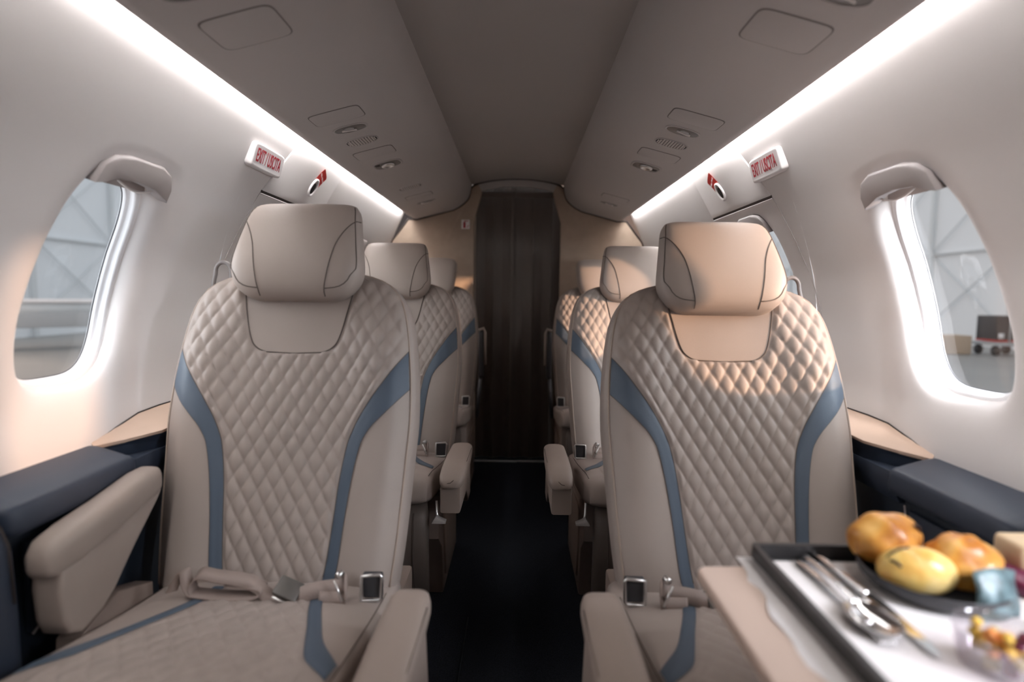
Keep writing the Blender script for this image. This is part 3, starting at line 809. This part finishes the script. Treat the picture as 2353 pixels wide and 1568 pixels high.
# ------------------------------------------------------------------ side ledges
for s in (-1, 1):
    near = 'beside the raised armrest' if s < 0 else 'behind the pastry tray'
    # long lower lining
    pl = [(s*x, z) for x, z in ((.80, .64), (.745, .60), (.742, .30), (.735, FLOOR), (.80, FLOOR))]
    struct(part('trim_6' if s < 0 else 'trim_7', prismd(pl, 'y', .30, 3.29), M['navydark'], angle=40))
    r = empty('side_ledge', 'navy padded side ledge under the window ' + near, 'ledge', (s*.76, .92, .60), 'navy side ledges')
    L = Vector((-s*.76, -.92, -.60))
    pad = [(.808, .655), (.795, .6545), (.757, .644), (.728, .635), (.7205, .630), (.718, .623), (.716, .600), (.718, .590), (.728, .584), (.808, .584)]
    loops = []
    for y, k in ((.786, .72), (.789, .86), (.796, .96), (.81, 1), (1.045, 1), (1.054, .98), (1.060, .93), (1.063, .85)):
        loops.append([Vector((s*lerp(.775, x, k), y, lerp(.615, z, k)))+L for x, z in pad])
    for a in loops:
        a[0].x = s*.812-s*.76
    part('pad', loftd(loops), M['navy'], r, angle=50)
    part('step', prismd([(.815, .62), (.724, .626), (.720, .60), (.735, .57), (.815, .57)], 'y', 1.045, 1.30) if s > 0 else prismd([(-.815, .62), (-.724, .626), (-.720, .60), (-.735, .57), (-.815, .57)], 'y', 1.045, 1.30), M['navy'], r, tuple(L), angle=40)
    # pocket below the pad with thin trim
    pk = part('pocket', prismd([(.83, .565), (1.02, .565), (1.012, .53), (.985, .50), (.83, .42)], 'x', s*.734, s*.746, .003), M['navy'], r, tuple(L), angle=40)
    part('pocket_trim', tubed([(s*.733, 1.028, .572), (s*.733, 1.022, .545), (s*.733, 1.008, .520), (s*.733, .985, .502), (s*.733, .92, .466), (s*.733, .83, .418)], .0022, 6), M['plasticg'], pk)
    # rounded console unit closest to the viewer
    r = empty('side_console', 'bulky rounded navy console at the frame edge ' + near, 'console', (s*.75, .55, FLOOR), 'navy side consoles')
    loops = []
    for y, k in ((.25, 1), (.748, 1), (.766, .985), (.778, .95), (.784, .90)):
        l = []
        for x, z in [(.815, FLOOR), (.815, .652), (.79, .652), (.735, .632), (.716, .617), (.706, .59), (.702, .50), (.700, .25), (.700, FLOOR)]:
            l.append(Vector((s*(lerp(.80, x, k)-.75), y-.55, lerp(.30, z, k)-FLOOR)))
        loops.append(l)
    part('body', loftd(loops), M['navy'], r, angle=40)
    part('seam_line', tubed([(s*(x-.75), .784-.55-.016, z-FLOOR+.002) for x, z in ((.80, .645), (.735, .625), (.716, .612), (.705, .585), (.701, .50))], .0018, 5), M['seal'], r)
    # side table with beige top
    r = empty('side_table', 'beige-topped side table box against the wall ' + ('by the looped-belt seat' if s < 0 else 'by the sunlit headrest seat'), 'side table', (s*.76, 1.4, .62), 'beige side tables')
    L = Vector((-s*.76, -1.4, -.62))
    def S(x, y, z): return Vector((s*x, y, z))+L
    tw = [(.812, 1.060, .653), (.812, 1.125, .671), (.812, 1.20, .687), (.812, 1.27, .690), (.812, 1.75, .690)]
    ti = [(.800, 1.058, .6515), (.760, 1.092, .6575), (.722, 1.145, .6635), (.720, 1.25, .668), (.720, 1.75, .668)]
    rows = []
    for a, b in zip(tw, ti):
        row = [S(*[lerp(a[i], b[i], t) for i in range(3)])+Vector((0, 0, .006*math.sin(PI*t))) for t in (0, .25, .5, .75, .93, 1)]
        row.append(row[-1]+Vector((s*.002, .001, -.007)))
        rows.append(row)
    part('top', gridd(rows), M['beige'], r, angle=60)
    low = [(.810, 1.056, .646), (.765, 1.100, .624), (.724, 1.150, .612), (.722, 1.25, .605), (.722, 1.75, .605)]
    rows = [[S(*a)+Vector((s*.001, .001, -.006)), S(lerp(a[0], b[0], .5)+.010, lerp(a[1], b[1], .5)+.010, lerp(a[2], b[2], .5)), S(*b), S(b[0]+.03, b[1]+.02, b[2]-.005)] for a, b in zip(ti, low)]
    part('fascia', gridd(rows), M['navy'], r)
    part('edge_seal', tubed([wallp(s, a[1], a[2]+.001, -.001)+L for a in tw]+[], .0017, 5), M['seal'], r)

# ------------------------------------------------------------------ tray table and meal
TZ = .600
t = empty('tray_table', 'tan leather fold-out table holding the black meal tray', 'table', (.48, .52, TZ))
def rrect(x0, x1, y0, y1, r, n=6):
    out = []
    for cx, cy, a0 in ((x1-r, y1-r, 0), (x0+r, y1-r, 90), (x0+r, y0+r, 180), (x1-r, y0+r, 270)):
        for k in range(n+1):
            a = math.radians(a0+90*k/n); out.append((cx+r*math.cos(a), cy+r*math.sin(a)))
    return out
lf = rrect(.249, .697, .22, .738, .012)
lf = [(x, y-.022*max(0, 1-(x-.249)/.07)*(1 if y > .6 else 0)) for x, y in lf]
part('leaf', prismd([(x-.48, y-.52) for x, y in lf], 'z', -.016, 0, .004, 3), M['table'], t, angle=40)
part('support_arm', merge(rboxd(.05, .12, .018, (.180, .10, -.028), .004), rboxd(.018, .08, .30, (.190, .10, -.17), .004)), M['navydark'], t)
npk = empty('napkin', 'white paper napkin sticking out beneath the black tray', 'napkin', (.34, .52, TZ))
rows = []
for j in range(25):
    y = lerp(.25, .742, j/24); r = []
    for i in range(13):
        x = lerp(.300+.006*math.sin(y*31)+.004*math.sin(y*70)+(.012 if y > .70 else 0), .50, i/12)
        r.append(Vector((x-.34, y-.52, .0012+.0012*math.sin(y*40+x*30)*max(0, 1-i/3))))
    rows.append(r)
mesh('sheet', *gridd(rows), M['paper'], npk)
ty = empty('meal_tray', 'black rectangular meal tray with raised rim', 'tray', (.52, .54, TZ+.002))
lo = [(.332, .692, .28, .738, .006), (.329, .695, .277, .741, .008), (.329, .695, .277, .741, .008), (.336, .688, .284, .734, .006), (.337, .687, .285, .733, .006)]
hz_ = [0, .004, .021, .021, .0035]
loops = [[Vector((x-.52, y-.54, h)) for x, y in rrect(*a)] for a, h in zip(lo, hz_)]
part('body', loftd(loops), M['tray'], ty, angle=40)
ln = empty('tray_liner', 'white paper liner lying flat inside the black tray', 'liner', (.52, .51, TZ+.006))
mesh('sheet', *prismd(rrect(.340-.52, .685-.52, .287-.51, .722-.51, .004), 'z', 0, .0008), M['paper'], ln, False)
UZ = TZ+.0072
# cutlery
def rodd(pts, w, h):
    """flat tapering bar along pts [(x,y,z,width,thick)]"""
    return loftd([[Vector((x+p*ww/2, y, z+q*tt/2)) for p, q in sel(3, 16)] for x, y, z, ww, tt in pts])
fk = empty('fork', 'slim metal fork lying under the spoon on the tray', 'fork', (.382, .65, UZ))
part('handle', rodd([(0, .066, .004, .008, .002), (0, .06, .004, .012, .003), (.001, .0, .006, .007, .003), (.001, -.05, .005, .005, .003), (.002, -.062, .004, .016, .002), (.002, -.075, .003, .018, .002)], 0, 0), M['steel'], fk)
part('tines', merge(*[rodd([(.002+dx, -.073, .003, .003, .002), (.002+dx, -.112, .004, .0022, .0018)], 0, 0) for dx in (-.0065, -.0022, .0022, .0065)]), M['steel'], fk)
sp = empty('spoon', 'shiny spoon with a round bowl beside the tray rim', 'spoon', (.393, .62, UZ))
part('handle', rodd([(.003, .108, .006, .007, .002), (.003, .10, .006, .011, .003), (.001, .03, .010, .007, .003), (-.001, -.012, .010, .006, .003)], 0, 0), M['steel'], sp)
bw = []
for rr, h in ((1.0, .011), (.97, .0095), (.8, .005), (.5, .002), (.15, .001)): bw.append([Vector((-.002+.0235*rr*p, -.045+.034*rr*q, h)) for p, q in sel(2.1, 32)])
v, f = loftd(bw, False); v.append(Vector((-.002, -.045, .001))); f += [(4*32+j, 4*32+(j+1) % 32, len(v)-1) for j in range(32)]
o = part('bowl', (v, f), M['steel'], sp); md = o.modifiers.new('thick', 'SOLIDIFY'); md.thickness = .0012
kn = empty('knife', 'table knife with flat blade beside the spoon', 'knife', (.416, .63, UZ))
part('handle', rodd([(-.004, .106, .006, .007, .004), (-.004, .10, .006, .012, .006), (.001, .01, .006, .011, .006), (.002, .002, .005, .009, .004)], 0, 0), M['steel'], kn)
part('blade', prismd([(-.006, .004), (.009, .004), (.010, -.02), (.008, -.09), (.002, -.112), (-.003, -.104), (-.005, -.06)], 'z', .003, .0045), M['steel'], kn, (0.003, 0, 0), angle=30)
# dish
PX0, PY0 = .512, .672
dh = empty('dish', 'low round black dish holding three golden pastries', 'dish', (PX0, PY0-.012, UZ))
dl = [[Vector((r*math.cos(2*PI*k/64), r*math.sin(2*PI*k/64), h)) for k in range(64)] for r, h in ((.06, 0), (.066, .001), (.074, .010), (.0775, .020), (.0765, .0215), (.074, .020), (.068, .009), (.055, .005), (.01, .0045))]
part('bowl', loftd(dl), M['dish'], dh)
def blob(hx, hy, hz, fn, nu=56, nv=32):
    v, f = [], []
    for j in range(nv+1):
        th_ = PI*j/nv
        for i in range(nu):
            ph = 2*PI*i/nu; d = Vector((math.sin(th_)*math.cos(ph), math.sin(th_)*math.sin(ph), math.cos(th_)))
            k = fn(d, ph, th_); z = d.z*hz*k
            if z < -hz*.62: z = -hz*.62
            v.append(Vector((d.x*hx*k, d.y*hy*k, z+hz*.62)))
    for j in range(nv):
        for i in range(nu):
            a = j*nu+i; b = j*nu+(i+1) % nu; f.append((a, b, b+nu, a+nu))
    return v, f
def pastry(name, label, loc, rz, d, m, chips=()):
    o = empty(name, label, 'pastry', loc, 'pastries on the dish', rz); b = part('crust', d, m, o)
    if chips:
        part('chocolate_streak', merge(*[tubed(c, .0021, 6) for c in chips]), M['chip'], b)
    return o
DZ = UZ+.006
pastry('bread_roll', 'tallest golden brown roll at the back of the dish', (.487, .706, DZ+.008), .2,
       blob(.047, .034, .036, lambda d, ph, t_: 1+.05*math.sin(3*ph+.5)*math.sin(t_)+.03*math.sin(7*d.x+4*d.z)), M['gold1'],
       [[(.018, -.022, .051), (.027, -.020, .045), (.033, -.016, .038)], [(.036, -.010, .042), (.041, -.004, .036)]])
pastry('glazed_bun', 'pale yellow glazed bun with dark chocolate streaks at the dish front', (.480, .640, DZ+.006), -.25,
       blob(.040, .026, .028, lambda d, ph, t_: 1+.04*math.sin(2*ph+1)*math.sin(t_)), M['gold2'],
       [[(-.033, -.006, .031), (-.027, -.005, .0375), (-.019, -.003, .042), (-.010, -.002, .0445)], [(-.031, -.011, .031), (-.026, -.0155, .031), (-.022, -.019, .0275)]])
pastry('croissant', 'amber swirled croissant beside the glazed bun', (.545, .655, DZ+.006), .1,
       blob(.040, .036, .033, lambda d, ph, t_: 1+.07*math.sin(7*t_+2.2*d.x-1)*math.sin(t_)+.03*math.sin(4*ph)), M['gold3'])
# right end of the tray
bd = empty('sandwich', 'pale crustless sandwich slice at the tray end', 'sandwich', (.656, .690, UZ+.014))
part('bread', rboxd(.060, .045, .034, (0, 0, .018), .006), M['bread'], bd, angle=40)
pl_ = empty('plum_slices', 'dark plum-coloured fruit slices under the sandwich', 'fruit', (.634, .660, UZ))
part('flesh', loftd([[Vector((.036*p*k, .040*q*k, h)) for p, q in sel(3, 36)] for k, h in ((.9, 0), (1, .005), (1, .014), (.93, .019))]), M['purple'], pl_)
sc = empty('sachet', 'small crumpled teal foil sachet leaning by the dish', 'sachet', (.536, .584, UZ))
rows = []
for j in range(9):
    r = []
    for i in range(9):
        u, w = i/8, j/8; th_ = .009*math.sin(PI*u)*math.sin(PI*w)
        x = -.026+.054*u+.006*w; z = .052*w*(1-.25*abs(u-.4)); y = .012*u+.018*w-th_+.002*math.sin(9*u+7*w)
        r.append(Vector((x, y, z)))
    rows.append(r)
o = part('foil', gridd(rows), M['sachet'], sc); md = o.modifiers.new('thick', 'SOLIDIFY'); md.thickness = .003
cp = empty('fruit_cup', 'clear cup of mixed diced fruit near the tray corner', 'cup', (.470, .508, UZ))
cl = [[Vector((r*math.cos(2*PI*k/48), r*math.sin(2*PI*k/48), h)) for k in range(48)] for r, h in ((.030, 0), (.034, .002), (.038, .020), (.041, .036), (.0405, .037), (.0395, .036), (.0365, .020), (.0325, .003), (.005, .0025))]
part('cup_wall', loftd(cl, False), M['cup'], cp)
mats = ['yellow', 'berry', 'melon', 'orange', 'yellow', 'berry']
for k in range(34):
    a = random.random()*2*PI; h = random.uniform(.008, .040); r = math.sqrt(random.random())*(.021+.08*max(0, h-.01)*.4)
    sz = random.uniform(.009, .013); R = Matrix.Rotation(random.random()*3, 3, 'Z') @ Matrix.Rotation(random.random()*2, 3, 'X')
    tag(part('fruit_piece', rboxd(sz, sz*.9, sz*.8, (.470+r*math.cos(a), .508+r*math.sin(a), UZ+h), .003, 2, R), M[mats[k % 6]]), 'small diced fruit piece inside the clear cup', 'fruit', 'diced fruit in the cup')

# ------------------------------------------------------------------ hangar outside
GZ = -1.35
struct(mesh('ground', [(-60, -25, GZ), (60, -25, GZ), (60, 70, GZ), (-60, 70, GZ)], [(0, 1, 2, 3)], M['ground'], None, False))
def hangar(name, s):
    d = [rboxd(.2, 62, 26, (s*24, 31, GZ+13), 0)]
    w = struct(mesh(name, *d[0], M['hangar'], None, False))
    b = []
    for k in range(11):
        y = 5.2+k*5.6; b.append(rboxd(.25, .22, 11, (s*23.8, y, GZ+5.5), 0))
    for z in (3.6, 8.0): b.append(rboxd(.12, 57, .10, (s*23.8, 33.5, z), 0))
    for k in range(9):
        y = 5.2+k*5.6
        for za, zb in ((-.6, 3.6), (3.6, 8.0)):
            b.append(tubed([(s*23.75, y, za), (s*23.75, y+5.6, zb)], .035, 5)); b.append(tubed([(s*23.75, y, zb), (s*23.75, y+5.6, za)], .035, 5))
    mesh('bracing', *merge(*b), M['brace'], w, False)
hangar('hangar_wall', -1); hangar('hangar_wall_2', 1)
ct = empty('equipment_cart', 'dark equipment cart on wheels standing in the hangar', 'cart', (20.9, 24.6, GZ))
part('cabinet', rboxd(1.35, 1.1, 1.1, (0, 0, 1.15), .02), M['cart'], ct)
part('chassis', rboxd(1.6, 1.2, .14, (0, 0, .50), .02), M['cartgrey'], ct)
part('warning_tape', rboxd(1.36, 1.11, .06, (0, 0, .64), 0), M['red'], ct)
part('post', rboxd(.06, .06, 1.15, (-.15, -.56, 1.15), 0), M['cartgrey'], ct)
part('label_plate', rboxd(.22, .02, .22, (-.5, -.56, .85), 0), M['plasticw'], ct)
for dx in (-.6, .6):
    for dy in (-.45, .45): part('wheel', tubed([(dx-.05, dy, .22), (dx+.05, dy, .22)], .21, 18), M['cart'], ct)
cr = empty('wooden_crate', 'tan wooden crate on the hangar floor beside the cart', 'crate', (19.0, 25.0, GZ))
part('body', rboxd(1.2, .9, .8, (0, 0, .42), .01), M['crate'], cr)
part('skid', rboxd(1.2, .1, .04, (0, -.3, .02), 0), M['crate'], cr)
tr = empty('low_trailer', 'long low dark trailer with a white top rail in the hangar', 'trailer', (-18.6, 21.8, GZ), rz=.72)
part('bed', rboxd(6.5, 1.6, .55, (0, 0, 1.15), .03), M['cartgrey'], tr)
part('top_rail', rboxd(6.6, 1.7, .12, (0, 0, 1.88), .02), M['plasticw'], tr)
part('side_board', rboxd(6.3, 1.5, .50, (0, 0, 1.60), 0), M['brace'], tr)
for dx in (-2.4, 2.4):
    for dy in (-.7, .7): part('wheel', tubed([(dx, dy-.1, .4), (dx, dy+.1, .4)], .4, 20), M['cart'], tr)

# ------------------------------------------------------------------ light
w = bpy.data.worlds.new('sky'); bpy.context.scene.world = w; w.use_nodes = True
bg = w.node_tree.nodes['Background']; bg.inputs['Color'].default_value = (.88, .94, 1.0, 1); bg.inputs['Strength'].default_value = 1.15
def lamp(kind, name, loc, to, energy, col, **k):
    l = bpy.data.lights.new(name, kind); l.energy = energy; l.color = col
    for a, b in k.items(): setattr(l, a, b)
    o = bpy.data.objects.new(name, l); C.objects.link(o); o.location = loc
    d = Vector(to)-Vector(loc); o.rotation_euler = d.to_track_quat('-Z', 'Y').to_euler(); return o
EL = math.radians(5.3); AZ = (.906, -.423)
sd = Vector((AZ[0]*math.cos(EL), AZ[1]*math.cos(EL), math.sin(EL)))
lamp('SUN', 'sun', sd*10, (0, 0, 0), 8.0, (1, .62, .38), angle=math.radians(2.2))
for s in (-1, 1):
    for c in [WF]+WC:
        first = s > 0 and c == WF
        lamp('AREA', 'window_daylight', (s*1.45, c-(.45 if first else .62), 1.2), (s*.86, c, .97), 50 if first else (19 if s > 0 else 13), (.90, .95, 1.0), shape='RECTANGLE', size=.32 if first else .5, size_y=.4 if first else .6)
lamp('AREA', 'meal_fill', (1.55, -.55, 1.95), (.48, .60, .60), 270, (.97, .97, 1.0), shape='RECTANGLE', size=.9, size_y=.9)  # extra lamp outside the forward window, added to brighten the meal tray
lamp('AREA', 'cabin_fill', (.0, -1.1, 1.15), (0, 1.4, .75), .7, (1, .95, .92), shape='RECTANGLE', size=1.2, size_y=.7)

# ------------------------------------------------------------------ camera
F = 1300.0
cam = bpy.data.cameras.new('camera'); co = bpy.data.objects.new('camera', cam); C.objects.link(co)
cam.sensor_width = 36; cam.lens = F/2353*36; cam.clip_start = .02; cam.clip_end = 200
pitch = math.atan(104/F); yaw = math.atan(13.5/F); roll = math.radians(.7)
co.matrix_world = Matrix.Translation((.013, 0, .95)) @ Matrix.Rotation(yaw, 4, 'Z') @ Matrix.Rotation(PI/2-pitch, 4, 'X') @ Matrix.Rotation(roll, 4, 'Z')
cam.dof.use_dof = True; cam.dof.focus_distance = 1.55; cam.dof.aperture_fstop = 1.7
sc = bpy.context.scene; sc.camera = co
sc.view_settings.view_transform = 'Standard'; sc.view_settings.look = 'None'; sc.view_settings.exposure = -.13
sc.cycles.use_denoising = True; sc.cycles.max_bounces = 8; sc.cycles.transparent_max_bounces = 12
sc.cycles.caustics_reflective = False; sc.cycles.caustics_refractive = False
